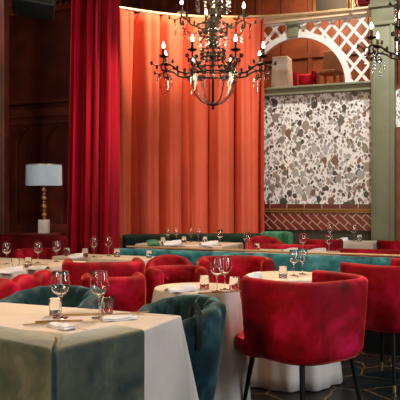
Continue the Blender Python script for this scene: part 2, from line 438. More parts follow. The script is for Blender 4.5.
# sage ledge under the arch
lg = MB(); lg.box(((s0 + SP0) / 2, .02, ZL + .045), (SP0 - s0, .28, .09)); lg.box(((s0 + SP0) / 2, .0, ZL + .10), (SP0 - s0, .34, .03))
lg = lg.build('trim_1', M['sage'], bevel=.006); lg.location = WO; lg.rotation_euler.z = GRID; struct(lg)
# pilaster with stepped capital
pw = SP1 - SP0; pc = (SP0 + SP1) / 2; zc = z_of(384, 28)
pl = MB(); pl.box((pc, -.06, zc / 2), (pw, .22, zc))
for dz, h, o in ((0, .05, .03), (.05, .20, -.0), (.25, .05, .035), (.30, .10, .015), (.40, .05, .05), (.45, 1.2, .02)):
    pl.box((pc, -.06, zc + dz + h / 2), (pw + 2 * o, .22 + 2 * o, h))
for o in (-.36, .36): pl.box((pc + o * pw, -.18, zc / 2), (.03, .025, zc))
pl = pl.build('trim_2', M['sage'], bevel=.005); pl.location = WO; pl.rotation_euler.z = GRID; struct(pl)
# cornice over the lattice
zco = z_of(320, 20) + .035
cn = MB(); cn.box(((s0 + SP0) / 2, 0, zco), (SP0 - s0, .16, .06)); cn.box(((s0 + SP0) / 2, -.02, zco + .04), (SP0 - s0, .22, .03))
cn = cn.build('trim_3', M['peach'], bevel=.006); cn.location = WO; cn.rotation_euler.z = GRID; struct(cn)
# lattice screen with arch
ls = thing('lattice_screen', 'white painted lattice screen with a round arch above the terrazzo wall', 'lattice', (WO.x, WO.y, 0), GRID)
ac = s_of(297); ab = ZL + .115; ar_o = z_of(297, 33) - ab + .01; ar_i = ar_o - .085
ztop = zco - .03; l0 = -.75; l1 = SP0
rg = MB(); n = 48; vs = []; 
for i in range(n + 1):
    a = PI * i / n
    for R in (ar_o, ar_i):
        for y in (-.03, .03): vs.append((ac + R * .98 * math.cos(a), y, ab + R * math.sin(a)))
fs = []
for i in range(n):
    a, b = 4 * i, 4 * i + 4
    fs += [(a, b, b + 1, a + 1), (a + 2, a + 3, b + 3, b + 2), (a, a + 2, b + 2, b), (a + 1, b + 1, b + 3, a + 3)]
fs += [(0, 1, 3, 2), (4 * n, 4 * n + 2, 4 * n + 3, 4 * n + 1)]
rg.add(vs, fs).build('arch_ring', M['white'], ls)
lt = MB(); pitch = .212
def clip(sx, sz, dx, dz, L=4.0, st=.01):
    runs = []; cur = None; q = 0
    while q < L:
        x, z = sx + dx * q, sz + dz * q
        ok = l0 <= x <= l1 and ab <= z <= ztop and ((x - ac) / .98) ** 2 + (z - ab) ** 2 > (ar_o - .02) ** 2
        if ok: cur = cur or q; last = q
        elif cur is not None: runs.append((cur, last)); cur = None
        q += st
    if cur is not None: runs.append((cur, last))
    return runs
d = math.radians(50)
for dirn, yy in ((1, -.008), (-1, .008)):
    k = -30
    while k < 40:
        sx = l0 + k * pitch * 1.0
        dx, dz = math.cos(d) * dirn, math.sin(d)
        for a, b in clip(sx, ab, dx, dz):
            if b - a > .03: lt.bar((sx + dx * a, yy, ab + dz * a), (sx + dx * b, yy, ab + dz * b), (.014), .041, up=(-dz, 0, dx))
        k += 1
lt.build('lattice_slats', M['white'], ls)
fr = MB(); fr.box(((l0 + l1) / 2, 0, ztop - .012), (l1 - l0, .05, .03)); fr.box((l1 - .015, 0, (ab + ztop) / 2), (.03, .05, ztop - ab)); fr.box((l0 + .015, 0, (ab + ztop) / 2), (.03, .05, ztop - ab)); fr.build('frame', M['white'], ls)
kz0, kz1 = z_of(293, 38), ztop + .02
kx = s_of(294); MB().poly_prism([(kx - .07, kz0), (kx + .07, kz0), (kx + .092, kz1), (kx - .092, kz1)], -.07, .04).build('keystone', M['sage'], ls, bevel=.006)['label'] = 'sage green keystone'

# gallery behind the arch
mz = MB().box((0, 1.6, ZL + .02), (9, 2.8, .1)).build('floor_gallery', M['wood2']); mz.location = WO + Vector((ex.x * .6, ex.y * .6, 0)); mz.rotation_euler.z = GRID; struct(mz)
wg = MB(); wg.box((0, 3.05, 2.8), (14, .1, 5.6))
for k in range(-12, 13): wg.box((k * .52, 2.99, 2.8), (.09, .05, 5.6))
for z in (3.35, 4.05, 4.75): wg.box((0, 2.985, z), (14, .06, .10))
wg = wg.build('wall_gallery', M['wood2'], bevel=.006, seg=1); wg.location = WO; wg.rotation_euler.z = GRID; struct(wg)
ZF = ZL + .07
def loc_w(s, y): v = WO + Vector((ex.x * s + ey.x * y, ex.y * s + ey.y * y, 0)); return v
# high draped table, wooden chair and red cushion in the gallery
def gal(px, y):
    # point on the line of sight at local depth y behind the tiled wall
    k = (px - 200) / F; oy = WO + Vector((ey.x * y, ey.y * y, 0)); s = (k * oy.y - oy.x) / (ex.x - k * ex.y)
    return oy + Vector((ex.x * s, ex.y * s, 0))
p = gal(282, 1.2); Yp = p.y
gt = cloth_obj('white cloth over a tall table seen through the left half of the arch', (p.x, p.y), GRID, rrect(.13, .13, .02, 5, 8), .82, .02, .01, 7, .02, group=None, H=EYE + (200 - 58) / F * Yp - ZF, seed=3); gt.location.z = ZF
ht = thing('poseur_table', 'tall square table under a white cloth behind the arch', 'table', (p.x, p.y, ZF), GRID)
hh = EYE + (200 - 58) / F * Yp - ZF
MB().box((0, 0, hh - .02), (.25, .25, .03)).build('tabletop', M['wood'], ht, bevel=.004)
MB().lathe([(.001, 0), (.12, 0), (.12, .012), (.02, .03), (.02, hh - .035), (.001, hh - .035)], 20).build('pedestal', M['black'], ht)
p = gal(330, 1.3)
wc = thing('wooden_chair', 'pale wooden high chair standing inside the arch beside the lattice', 'chair', (p.x, p.y, ZF), GRID - .2)
zs = EYE + (200 - 73) / F * p.y - ZF
M['oak'] = mat('oak', (.42, .22, .11), .5, noise=.3, nscale=4)
MB().box((0, 0, zs), (.34, .34, .04)).build('seat', M['oak'], wc, bevel=.008)
MB().box((0, .15, zs + .22), (.36, .03, .36)).build('backrest', M['oak'], wc, bevel=.01)
for sx in (-1, 1):
    for sy in (-1, 1): MB().bar((sx * .16, sy * .16, 0), (sx * .14, sy * .14, zs), .035, .035).build('leg', M['oak'], wc)
p = gal(306, 1.5)
tub_chair('armchair', 'small red armchair in the gallery beyond the arch', 'armchair', (p.x, p.y), (-.4, -.9), .22, EYE + (200 - 72) / F * p.y - ZF, M['red'], z0=.12, seat_z=.3, legs=True).location.z = ZF
# dark framed picture high on the gallery wall
pf = thing('framed_picture', 'dark picture in a gilt frame hanging high on the wood panelling', 'picture', gal(332, 2.93) + Vector((0, 0, 0)), GRID)
zp = EYE + 205 / F * gal(332, 2.93).y
MB().box((0, 0, zp + .02), (.62, .03, .60)).build('canvas', M['canvas'], pf)
fm = MB()
for sx in (-1, 1): fm.box((sx * .33, -.01, zp + .02), (.06, .06, .72))
for sz in (-1, 1): fm.box((0, -.01, zp + .02 + sz * .33), (.6, .06, .06))
fm.build('frame', M['gold'], pf, bevel=.008)
# red valance box above the cornice
va = MB().box((SP0 - .02, -.06, zco + .36), (.34, .16, .56)).build('velvet_pelmet', M['darkred'], bevel=.02); va.location = WO; va.rotation_euler.z = GRID
tag(va, 'deep red velvet pelmet above the cornice beside the green pilaster', 'pelmet')
bs = MB(); bs.lathe([(.001, 0), (.045, 0), (.045, .03), (.02, .05), (.035, .12), (.045, .17), (.03, .22), (.02, .26), (.04, .30), (.025, .34), (.03, .5), (.001, .5)], 18)
bs = bs.build('baluster', M['brass']); q = loc_w(s_of(355), -.06); bs.location = (q.x, q.y, zco + .08)
tag(bs, 'turned brass baluster standing on the cornice', 'baluster')

# dark panelled wall at left
LO = Vector((-1.58, 9.13, 0))
def zl(py, Y=9.3): return EYE + (200 - py) / F * Y
lw = MB(); lw.box((-1.9, .05, 2.8), (4.2, .1, 5.6)); lw = lw.build('wall_back_left', M['wood']); lw.location = LO; lw.rotation_euler.z = GRID; struct(lw)
st = MB()
for k in range(9): st.box((-.15 - k * .47, -.015, zl(122) / 2), (.10, .05, zl(122)))
st.box((-1.9, -.02, .9), (4.2, .05, .14)); st.box((-1.9, -.02, .08), (4.2, .06, .16)); st.box((-1.9, -.03, zl(122)), (4.2, .09, .06)); st.box((-1.9, -.02, zl(112)), (4.2, .05, .12)); st.box((-1.9, -.05, zl(102)), (4.2, .14, .04))
st.build('panel_frame', M['wood'], lw, bevel=.006, seg=2)
tr = MB()
for k in range(8):
    x0 = -.20 - k * .47; x1 = x0 - .37; zt = zl(123.5); pts = [(x0, zt), (x1, zt)]
    for i in range(25):                      # cusped gothic edge
        u_ = i / 24; base = .22 * (abs(2 * u_ - 1) ** 1.6) + .03
        pts.append((x1 + (x0 - x1) * u_, zt - base - .028 * abs(math.sin(u_ * PI * 4))))
    tr.poly_prism(pts, -.03, .0)
tr.build('tracery', M['wood'], lw)
co = MB()
co.box((-1.9, -.08, 4.02), (4.2, .2, .12)); co.box((-1.9, -.05, 3.9), (4.2, .12, .08))
for k in range(40): co.box((-.05 - k * .1, -.12, 3.92), (.05, .08, .06))
co = co.build('trim_4', M['wood2'], bevel=.006, seg=1); co.location = LO; co.rotation_euler.z = GRID; struct(co)
ps = MB(); ps.box((gx(-1.5, 8.0), 8.05, 2.8), (.17, .2, 5.6)); ps.box((gx(4.5, 8), 7.96, 2.8), (.035, .06, 5.6)); ps.box((gx(1, 8), 7.96, 2.1), (.12, .05, .08))
ps = ps.build('trim_5', M['wood'], bevel=.008); struct(ps)

# hanging dark box of unknown use at top left
hb = thing('ceiling_loudspeaker', 'dark boxy loudspeaker hung from the ceiling at top left', 'loudspeaker', (gx(36, 7.2), 7.2, 3.53), math.radians(14))
R3 = Matrix.Rotation(math.radians(-14), 3, 'X') @ Matrix.Rotation(math.radians(7), 3, 'Y')
MB().box((0, 0, 0), (.44, .34, .50), M_=R3).build('cabinet', M['hood'], hb, bevel=.02)
MB().box(R3 @ Vector((0, -.18, 0)), (.38, .02, .44), M_=R3).build('grille', M['canvas'], hb, bevel=.008)
MB().tube([(0, 0, .2), (0, .02, 1.98)], .02, 10).build('bracket', M['black'], hb)

# ------------------------------------------------------------------ curtains and rod
rodp = [(-1.16, 9.36, 3.96), (-.75, 9.60, 3.96), (-.3, 9.79, 3.96), (.14, 9.88, 3.96), (.6, 9.88, 3.96), (1.0, 9.83, 3.96), (1.45, 9.72, 3.96), (2.13, 9.50, 3.96)]
cr = thing('curtain_rod', 'long curved brass curtain rod above the orange curtain', 'curtain rod', (0, 0, 0))
MB().tube(catmull(rodp, 8), .02, 10).build('rail', M['rod'], cr)
MB().tube([(2.13, 9.5, 3.945), (2.13, 9.5, 5.6)], .02, 10).build('hanger', M['rod'], cr)
MB().tube([(-1.16, 9.36, 3.945), (-1.16, 9.36, 5.6)], .015, 10).build('hanger', M['rod'], cr)

def curtain(name, label, path, ztop, zbot, folds, amp, mtl, nu=360, nv=26, lean=None, seed=1, sharp=False):
    rnd = random.Random(seed); P = catmull([(a, b, 0) for a, b in path], 12)
    L = [0]
    for i in range(1, len(P)): L.append(L[-1] + (P[i] - P[i - 1]).length)
    def at(s):
        q = s * L[-1]
        for i in range(1, len(P)):
            if L[i] >= q - 1e-9:
                f = (q - L[i - 1]) / max(1e-9, L[i] - L[i - 1]); p = P[i - 1].lerp(P[i], f); t = (P[i] - P[i - 1]).normalized(); return p, Vector((t.y, -t.x, 0))
        return P[-1], Vector((0, -1, 0))
    comps = [(folds, amp, rnd.random() * 6), (folds * 1.73, amp * .55, rnd.random() * 6), (folds * .37, amp * .6, rnd.random() * 6), (folds * 3.1, amp * .16, rnd.random() * 6)]
    if sharp: comps = [(folds, amp, rnd.random() * 6), (folds * .41, amp * .7, rnd.random() * 6), (folds * 2.3, amp * .12, rnd.random() * 6)]
    def fn(u_, v):
        p, nrm = at(u_); z = ztop + (zbot - ztop) * v
        if sharp: w = sum(a * (2.1 * abs(math.sin(PI * f * (u_ + .010 * math.sin(v * 3 + f)) + ph)) ** .75 - 1.2) for f, a, ph in comps) * (.6 + .4 * min(1, v * 3))
        else: w = sum(a * math.sin(2 * PI * f * (u_ + .012 * math.sin(v * 4 + f)) + ph + .25 * math.sin(v * 5 + f * 3)) for f, a, ph in comps) * (.55 + .45 * min(1, v * 3))
        w = w + .18 * amp * math.sin(2 * PI * folds * 2 * u_) 
        q = p + nrm * w
        if lean: q = q + Vector((lean(u_, v), 0, 0))
        return (q.x, q.y, z)
    o = MB().grid(fn, nu, nv).build(name, mtl, smooth=80, weld=False); solid(o, .006)
    return tag(o, label, 'curtain')
curtain('curtain', 'wide orange red curtain hanging from the curved brass rod', [(a, b) for a, b, c in rodp[:5]] + [(.93, 9.845)], 3.93, .05, 6.0, .125, M['curtain'], seed=4, sharp=True)
curtain('curtain', 'gathered crimson velvet curtain left of the orange one', [(-1.60, 8.10), (-1.34, 8.02), (-1.22, 8.0), (-1.14, 8.04), (-1.12, 8.18), (-1.13, 8.38)], 5.3, .03, 10.0, .078, M['crimson'], seed=9, sharp=True, lean=lambda u_, v: .10 * (1 - u_) * (1 - v))

# ------------------------------------------------------------------ near corner sofa
cs = thing('corner_sofa', 'olive green velvet sofa seen from behind its corner in the foreground', 'sofa', (-.449, 2.086, 0), math.atan2(.8, .6))
# local x runs along the arm, local y along the back
T = .165
def slab(pts, z0, z1):
    n = len(pts); vs = [(x, y, z0) for x, y in pts] + [(x, y, z1) for x, y in pts]
    return MB().add(vs, [tuple(range(n)), tuple(range(n, 2 * n))] + [(i, (i + 1) % n, (i + 1) % n + n, i + n) for i in range(n)])
slab([(.004, 0), (.43, 0), (.43, T), (T + .004, T)], .04, .84).build('arm', M['olive'], cs, bevel=.016, seg=4)
slab([(0, .004), (T, T + .004), (T, 1.4), (0, 1.4)], .04, .84).build('backrest', M['olive'], cs, bevel=.016, seg=4)
MB().tube([(.007, .007, .05), (.007, .007, .80), (.012, .012, .825), (.03, .03, .837)], .008, 10).build('piping', M['green'], cs)['label'] = 'teal corner piping'  # added strip, imitates cool light caught along the rounded corner
MB().box((.30, .80, .30), (.27, 1.2, .26)).build('seat', M['olive'], cs, bevel=.03)
MB().box((.22, .70, .10), (.38, 1.3, .14)).build('base', M['black'], cs, bevel=.01)
for (x, y) in ((.05, .08), (.38, .08), (.05, 1.3), (.38, 1.3)): MB().box((x, y, .02), (.04, .04, .04)).build('foot', M['black'], cs)

# ------------------------------------------------------------------ tables and cloths
def T_(label_t, label_c, loc, hx, hy, rz=GRID, rnd=False, drop=.70, flare=.03, wave=.015, waves=9, corner=.05, seed=1):
    table(label_t, loc, rz, hx - .004, hy - .004, rnd)
    cloth_obj(label_c, loc, rz, circle(hx) if rnd else rrect(hx, hy, .012, 6, 26), drop, flare, wave, waves, corner, seed=seed)
u = Vector((-ex.x, -ex.y)); v = Vector((-ey.x, -ey.y))
C1 = Vector((-.090, 3.237)); T1 = C1 + u * .75 + v * .29
T_('large table under the nearest white cloth', 'crisp white cloth on the nearest table behind the olive sofa', T1, .75, .29, drop=.66, flare=.015, wave=.004, waves=5, corner=.13, seed=2)
T2 = Vector((-.022, 4.27))
T_('small round table under the cloth right of the teal armchair', 'long white cloth falling in folds beside the big red chair', T2, .262, .262, rnd=True, drop=.73, flare=.05, wave=.035, waves=8, seed=5)
T4 = Vector((.64, 4.96))
T_('round table under the cloth behind the big red chair', 'white cloth on the table behind the big red chair', T4, .305, .305, rnd=True, drop=.735, flare=.045, wave=.03, waves=9, seed=8)
T3 = Vector((-1.70, 5.80))
T_('table under the cloth at the left edge of the room', 'white cloth on the table at left behind the scalloped red bench', T3, .5, .55, wave=.012, corner=.05, seed=11)
T8 = Vector((-.90, 6.60))
T_('narrow table in front of the crimson curtain', 'white cloth on the narrow table in front of the crimson curtain', T8, .50, .20, wave=.012, corner=.04, seed=13)
T5 = Vector((-.13, 8.62))
T_('table beneath the cream cloth in front of the orange curtain', 'cream lit cloth on the far table in front of the orange curtain', T5, .58, .38, wave=.012, corner=.05, seed=15)
T7 = Vector((.98, 7.23))
T_('table just behind the teal banquette', 'white cloth on the table just behind the teal banquette', T7, .45, .28, wave=.012, corner=.04, seed=17)
T6 = Vector((1.88, 9.02))
T_('far table below the diagonal maroon tiles', 'white cloth on the far table below the diagonal maroon tiles', T6, .45, .30, wave=.012, corner=.05, seed=19)

# ------------------------------------------------------------------ chairs
FA = (-.6, .8)
tub_chair('tub_chair', 'big red velvet tub chair in front at right, seen from behind', 'chair', (.602, 4.02), FA, .342, .855, M['red'], A=118, thick=.06, p=2.9, tap=.09, z0=.40, seat_out=.07, seat_z=.50, group='red velvet tub chairs')
tub_chair('tub_chair', 'red velvet tub chair at the right edge behind the big one', 'chair', (1.36, 4.93), FA, .335, .855, M['red'], A=118, thick=.06, p=2.9, tap=.09, z0=.40, seat_out=.07, seat_z=.50, group='red velvet tub chairs')
g2 = tub_chair('armchair', 'teal green fluted armchair at the right end of the nearest table', 'armchair', (-.145, 3.60), (-.8, -.6), .275, .775, M['green'], A=122, thick=.10, p=2.2, dip=.10, flutes=9, tap=.34, z0=.10, seat_z=.44, legs=True, group='teal green fluted armchairs')
tub_chair('armchair', 'teal green fluted armchair behind the two wine glasses on the nearest table', 'armchair', (-.89, 3.94), (-.33, -.94), .315, .775, M['green'], A=122, thick=.10, p=2.2, dip=.10, flutes=9, tap=.25, z0=.10, seat_z=.44, legs=True, group='teal green fluted armchairs')
tub_chair('armchair', 'plain red velvet armchair behind the right wine glass of the nearest table', 'armchair', (-.585, 4.60), (-.2, 1), .215, .80, M['red'], A=118, thick=.07, p=3.2, tap=.08, z0=.12, group='red velvet armchairs')
tub_chair('armchair', 'wide red velvet armchair before the narrow table, its back to us', 'armchair', (-.77, 5.42), (-.2, 1), .325, .83, M['red'], A=112, thick=.09, p=3.4, tap=.06, z0=.12, group='red velvet armchairs')
tub_chair('armchair', 'button tufted red armchair behind the small round table', 'armchair', (-.165, 4.90), (.25, -1), .225, .815, M['red'], A=116, thick=.09, p=2.6, tufts=6, tap=.08, z0=.12, group='button tufted red armchairs')
tub_chair('armchair', 'red armchair with an arched top peeping over the tufted one', 'armchair', (-.25, 5.58), (.1, -1), .20, .79, M['red'], A=112, thick=.08, p=2.2, dip=.06, crown=.05, tap=.08, z0=.12, group='red velvet armchairs')
tub_chair('armchair', 'button tufted red armchair between the round tables and the teal banquette', 'armchair', (.29, 5.56), (.1, -1), .315, .825, M['red'], A=114, thick=.10, p=3.0, tufts=7, tap=.06, z0=.12, group='button tufted red armchairs')
tub_chair('armchair', 'red armchair beyond the left table below the blue lamp', 'armchair', (-1.66, 6.92), (.2, -1), .22, .80, M['red'], A=115, thick=.08, tap=.08, z0=.12, group='red velvet armchairs')
sp_ = Vector((-.02 - -.145, 3.395 - 3.60, 0)); sp_.rotate(Matrix.Rotation(-math.atan2(-.6, -.8), 3, 'Z'))
MB().tube([(sp_.x * k, sp_.y * k, z) for k, z in ((1.10, .56), (1.15, .66), (1.12, .735), (.98, .775), (.84, .76), (.76, .70))], .017, 8).build('strap', M['hood'], g2)['label'] = 'dark strap over the rim'
# beyond the teal banquette
tub_chair('armchair', 'red armchair with an arched back below the right hem of the orange curtain', 'armchair', (.80, 8.38), (.1, -1), .24, .79, M['red'], A=112, thick=.09, dip=.08, crown=.06, tap=.06, z0=.12, group='far red armchairs')
tub_chair('armchair', 'red armchair in front of the far table under the maroon tiles', 'armchair', (1.48, 8.28), (.4, .9), .25, .83, M['red'], A=116, thick=.08, p=3, tap=.06, z0=.12, group='far red armchairs')
tub_chair('armchair', 'red armchair at the right edge below the green pilaster', 'armchair', (2.42, 8.20), (-.4, .9), .27, .82, M['red'], A=116, thick=.08, p=3, tap=.06, z0=.12, group='far red armchairs')
tub_chair('armchair', 'emerald green armchair at the foot of the tiled wall beside the curtain', 'armchair', (1.06, 9.42), (.2, -1), .22, .86, M['brightgreen'], A=112, thick=.09, tap=.06, z0=.12)
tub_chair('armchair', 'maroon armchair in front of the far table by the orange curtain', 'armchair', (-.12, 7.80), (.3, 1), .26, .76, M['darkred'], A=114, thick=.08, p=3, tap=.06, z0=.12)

def bench(name, label, a, b, rim, thick, mtl, z0=.1, scallop=0, seat_side=1, group=None, h_end=0, seat=True, tufts=0, cap=None, bow=0):
    a = Vector(a); b = Vector(b); d = (b - a); L = d.length; rz = math.atan2(d.y, d.x)
    t = thing(name, label, 'bench' if name != 'sofa' else 'sofa', (a.x, a.y, 0), rz, group)
    n = max(24, int(L * 40)); path = []; rims = []; nr = []
    for i in range(n + 1):
        s = i / n; path.append((s * L, bow * 4 * s * (1 - s))); 
        rims.append(rim + (scallop_h * (abs(math.sin(s * scallop * PI)) ** .8) if scallop else 0))
    for i in range(n + 1):
        dd = Vector(path[min(i + 1, n)]) - Vector(path[max(i - 1, 0)]); dd.normalize(); nr.append((dd.y, -dd.x))
    bul = (lambda s, tt, w: .02 * abs(math.sin(s * tufts * PI)) - .008) if tufts else None
    sweep_pad(MB(), path, nr, rims, z0, thick, None, bul).build('backrest', mtl, t, smooth=60)
    if seat:
        MB().box((L / 2, thick + .10, .31), (L - .06, .18, .26)).build('seat', mtl, t, bevel=.03)
        MB().box((L / 2, thick + .05, .09), (L - .1, .26, .18)).build('base', M['black'], t)
    else: MB().box((L / 2, thick * .55 + bow * .6, z0 / 2 + .01), (L - .1, thick * .7, z0 + .02)).build('base', M['black'], t)
    if cap:
        vs = []; 
        cp = MB().tube([(p[0], p[1] - thick / 2, rim + .006) for p in path], .011, 8).build('piping', cap, t); cp['label'] = 'pale brass capping'
    return t
scallop_h = .045
bench('sofa', 'scalloped red velvet bench at left behind the nearest teal armchair', (-1.27, 4.27), (-1.05, 5.08), .745, .12, M['red'], scallop=3, group=None)
bench('banquette', 'long teal velvet banquette crossing the middle of the room', (2.5, 5.46), (-.79, 7.0), .81, .14, M['teal'], cap=M['rod'], seat=False, z0=.24, tufts=0)
bench('banquette', 'dark green curved bench at the foot of the orange curtain', (.80, 9.48), (-1.02, 9.17), .84, .12, M['darkgreen'], seat=False, bow=-.10, z0=.05)
bench('sofa', 'low red padded sofa behind the teal banquette near the middle', (.74, 7.98), (1.30, 7.76), .785, .13, M['red'], z0=.08, seat=False)
bench('sofa', 'low red padded sofa behind the teal banquette near the right edge', (1.50, 7.34), (2.10, 7.08), .775, .13, M['red'], z0=.08, seat=False)
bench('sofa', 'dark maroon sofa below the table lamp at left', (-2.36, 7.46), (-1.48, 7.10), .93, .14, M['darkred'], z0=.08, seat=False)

# small emerald cushion and black patterned cushion
def cushion(name, label, loc, size, rot, m):
    def fn(u_, v_):
        return None
    mb = MB(); n = 14; vs = []; fs = []
    for sgn in (1, -1):
        for i in range(n + 1):
            for j in range(n + 1):
                x, y = i / n * 2 - 1, j / n * 2 - 1; hgt = ((1 - x ** 2) * (1 - y ** 2)) ** .45
                vs.append((x * size[0] / 2 * (1 - .06 * (1 - y * y)), y * size[1] / 2 * (1 - .06 * (1 - x * x)), sgn * size[2] / 2 * hgt))
        o = (n + 1) ** 2 if sgn < 0 else 0
        for i in range(n):
            for j in range(n): fs.append((o + i * (n + 1) + j, o + (i + 1) * (n + 1) + j, o + (i + 1) * (n + 1) + j + 1, o + i * (n + 1) + j + 1))
    mb.add(vs, fs); ob = mb.build(name, m, smooth=70); ob.location = loc; ob.rotation_euler = rot
    return tag(ob, label, 'cushion')
cushion('cushion', 'small emerald cushion at the left end of the cream far table', (gx(155, 8.35), 8.05, .79), (.16, .14, .07), (.35, 0, .2), M['brightgreen'])

# ------------------------------------------------------------------ lamp and sideboard
sb = thing('sideboard', 'dark wooden sideboard carrying the blue shaded lamp', 'sideboard', (-2.10, 8.14, 0), GRID)
MB().box((0, 0, .49), (.80, .34, .78)).build('body', M['wood'], sb, bevel=.008)
MB().box((0, 0, .895), (.86, .38, .03)).build('top', M['wood'], sb, bevel=.006)
for sx in (-1, 1):
    d_ = MB().box((sx * .2, -.18, .49), (.37, .02, .68)).build('door', M['wood'], sb, bevel=.006)
    MB().ball((sx * .05, -.20, .52), .015).build('knob', M['brass'], d_)
for sx in (-1, 1):
    for sy in (-1, 1): MB().box((sx * .36, sy * .12, .05), (.05, .05, .10)).build('foot', M['wood'], sb)
YL = 7.98; lx = gx(44, YL)
la = thing('table_lamp', 'table lamp with pale blue drum shade by the panelled wall', 'lamp', (lx, YL, .91))
MB().box((0, 0, .08), (.115, .115, .16)).build('base', M['marble'], la, bevel=.006)
st = MB()
zz = .16
for k, (r, h) in enumerate([(.018, .03), (.032, .055), (.022, .04), (.034, .06), (.022, .04), (.032, .055), (.02, .04), (.028, .05)]):
    st.ball((0, 0, zz + h / 2), r, 14, sz=h / 2 / r); zz += h
st.tube([(0, 0, .15), (0, 0, .75)], .007, 8)
st.build('stem', M['amber'], la)
sh = MB().lathe([(.208, .56), (.212, .56), (.206, .805), (.202, .805), (.208, .56)], 40).build('lamp_shade', M['shade'], la)
rg = MB().tube([(.206 * math.cos(a), .206 * math.sin(a), .80) for a in [2 * PI * i / 36 for i in range(36)]], .004, 6, closed=True)
for a in (0, 2.09, 4.19): rg.tube([(0, 0, .74), (.205 * math.cos(a), .205 * math.sin(a), .80)], .003, 6)
rg.build('shade_ring', M['brass'], la)

# ------------------------------------------------------------------ glassware
def glass_mesh():
    o = [(.001, .0), (.034, .0), (.0345, .0025), (.010, .006), (.0045, .012), (.0038, .05), (.0042, .085), (.010, .094), (.024, .104), (.036, .118), (.0425, .137), (.0425, .152), (.039, .178), (.0345, .205), (.0340, .206)]
    i = [(.0332, .205), (.0378, .178), (.0413, .152), (.0413, .138), (.035, .120), (.0225, .107), (.008, .098), (.001, .0965)]
    return o + i
def tumbler_prof(): return [(.001, 0), (.030, 0), (.032, .003), (.0365, .088), (.0360, .0895), (.0352, .088), (.0308, .010), (.001, .008)]
wine0 = None; tum0 = None
def wine(label, x, y, group, z=.7525, s=1.0):
    global wine0
    if wine0 is None: o = MB().lathe(glass_mesh(), 28).build('wine_glass', M['glass'], smooth=40); wine0 = o
    else: o = wine0.copy(); COL.objects.link(o)
    o.location = (x, y, z); o.rotation_euler.z = random.random() * 6; o.scale = (s, s, s)
    return tag(o, label, 'wine glass', group)
def tumbler(label, x, y, group, z=.7525, s=1.):
    global tum0
    if tum0 is None: o = MB().lathe(tumbler_prof(), 24).build('tumbler', M['glass'], smooth=40); tum0 = o
    else: o = tum0.copy(); COL.objects.link(o)
    s *= .9; o.location = (x, y, z); o.scale = (s, s, s)
    return tag(o, label, 'tumbler', group)
def tY(py): return (EYE - .7525) * F / (py - 200)
def W(label, px, py, group, s=1.0): Y = tY(py); return wine(label, gx(px, Y), Y, group, s=s)
def U(label, px, py, group, s=1.0): Y = tY(py); return tumbler(label, gx(px, Y), Y, group, s=s)
g = 'wine glasses on the nearest table'
W('large wine glass on the nearest table, left of two', 60.5, 318, g, 1.06); W('large wine glass on the nearest table, right of two', 99.5, 318, g, 1.06)
g = 'tumblers on the nearest table'
U('water tumbler just left behind the left wine glass of the nearest table', 55.5, 315.5, g); U('water tumbler just right behind the right wine glass of the nearest table', 107, 313.5, g)
g = 'wine glasses on the small round table'
W('wine glass on the small round table, left of the overlapping pair', 217, 291.5, g, .98); W('wine glass on the small round table, right of the overlapping pair', 225, 289.5, g, .98)
g = 'tumblers on the small round table'
U('tumbler on the small round table, left of its wine glasses', 204.5, 289, g); U('tumbler on the small round table, right of its wine glasses', 234, 290.5, g)
g = 'wine glasses behind the big red chair'
W('wine glass behind the big red chair, left of the pair', 294, 275.5, g, .9); W('wine glass behind the big red chair, right of the pair', 302.5, 274, g, .9)
U('tumbler behind the big red chair near the folded napkin', 283, 278, None)
g = 'wine glasses on the left table'
W('wine glass at the left edge of the photo on the left table', 6.5, 264, g, .88); W('wine glass in front of the lamp on the left table', 38, 263, g, .88); W('rightmost wine glass on the left table, below the lamp', 56.5, 261.5, g, .88)
g = 'tumblers on the left table'
U('tumbler on the left table beside the leftmost wine glass', 15.5, 269, g); U('tumbler on the left table left of the middle wine glass', 28, 267.5, g)
g = 'wine glasses before the crimson curtain'
W('wine glass before the dark folds of the crimson curtain', 94, 257, g, .92); W('wine glass before the bright edge of the crimson curtain', 108.5, 256, g, .92)
g = 'tumblers on the narrow table'
U('tumbler at the left end of the narrow table', 67, 256, g); U('tumbler on the narrow table left of its wine glasses', 85, 257, g); U('tumbler on the narrow table right of its wine glasses', 117, 257, g); U('tumbler at the right end of the narrow table', 149, 258, g, .9)
g = 'wine glasses before the orange curtain'
for px, py, lb in ((168, 242.5, 'outermost left wine glass on the cream far table'), (176.5, 242, 'second wine glass from the left on the cream far table'), (191, 242, 'third wine glass from the left on the cream far table'), (198.5, 242.2, 'fourth wine glass from the left on the cream far table'), (220, 245.5, 'lone wine glass at the right end of the cream far table')): W(lb, px, py, g, .92)
g = 'tumblers on the cream far table'
U('tumbler on the cream far table, left of the glasses', 163, 244, g); U('tumbler on the cream far table between the two pairs of glasses', 184, 243, g); U('tumbler on the cream far table right of the second pair of glasses', 205, 243, g)
g = 'wine glasses just behind the teal banquette'
W('wine glass just behind the teal banquette below the curtain hem', 247, 250.8, g, .96); W('wine glass just behind the teal banquette, in the middle', 303, 252.6, g, .96); W('wine glass just behind the teal banquette, furthest right', 329, 253.3, g, .96)
U('tumbler just behind the teal banquette beside a wine glass', 257, 250.8, None)
g = 'wine glasses under the maroon tiles'
W('left wine glass on the far table under the maroon tiles', 330, 240.8, g, 1.1); W('right wine glass on the far table under the maroon tiles', 354, 241.3, g, 1.1)
U('tumbler on the far table under the maroon tiles', 359.5, 241.5, None, 1.1)

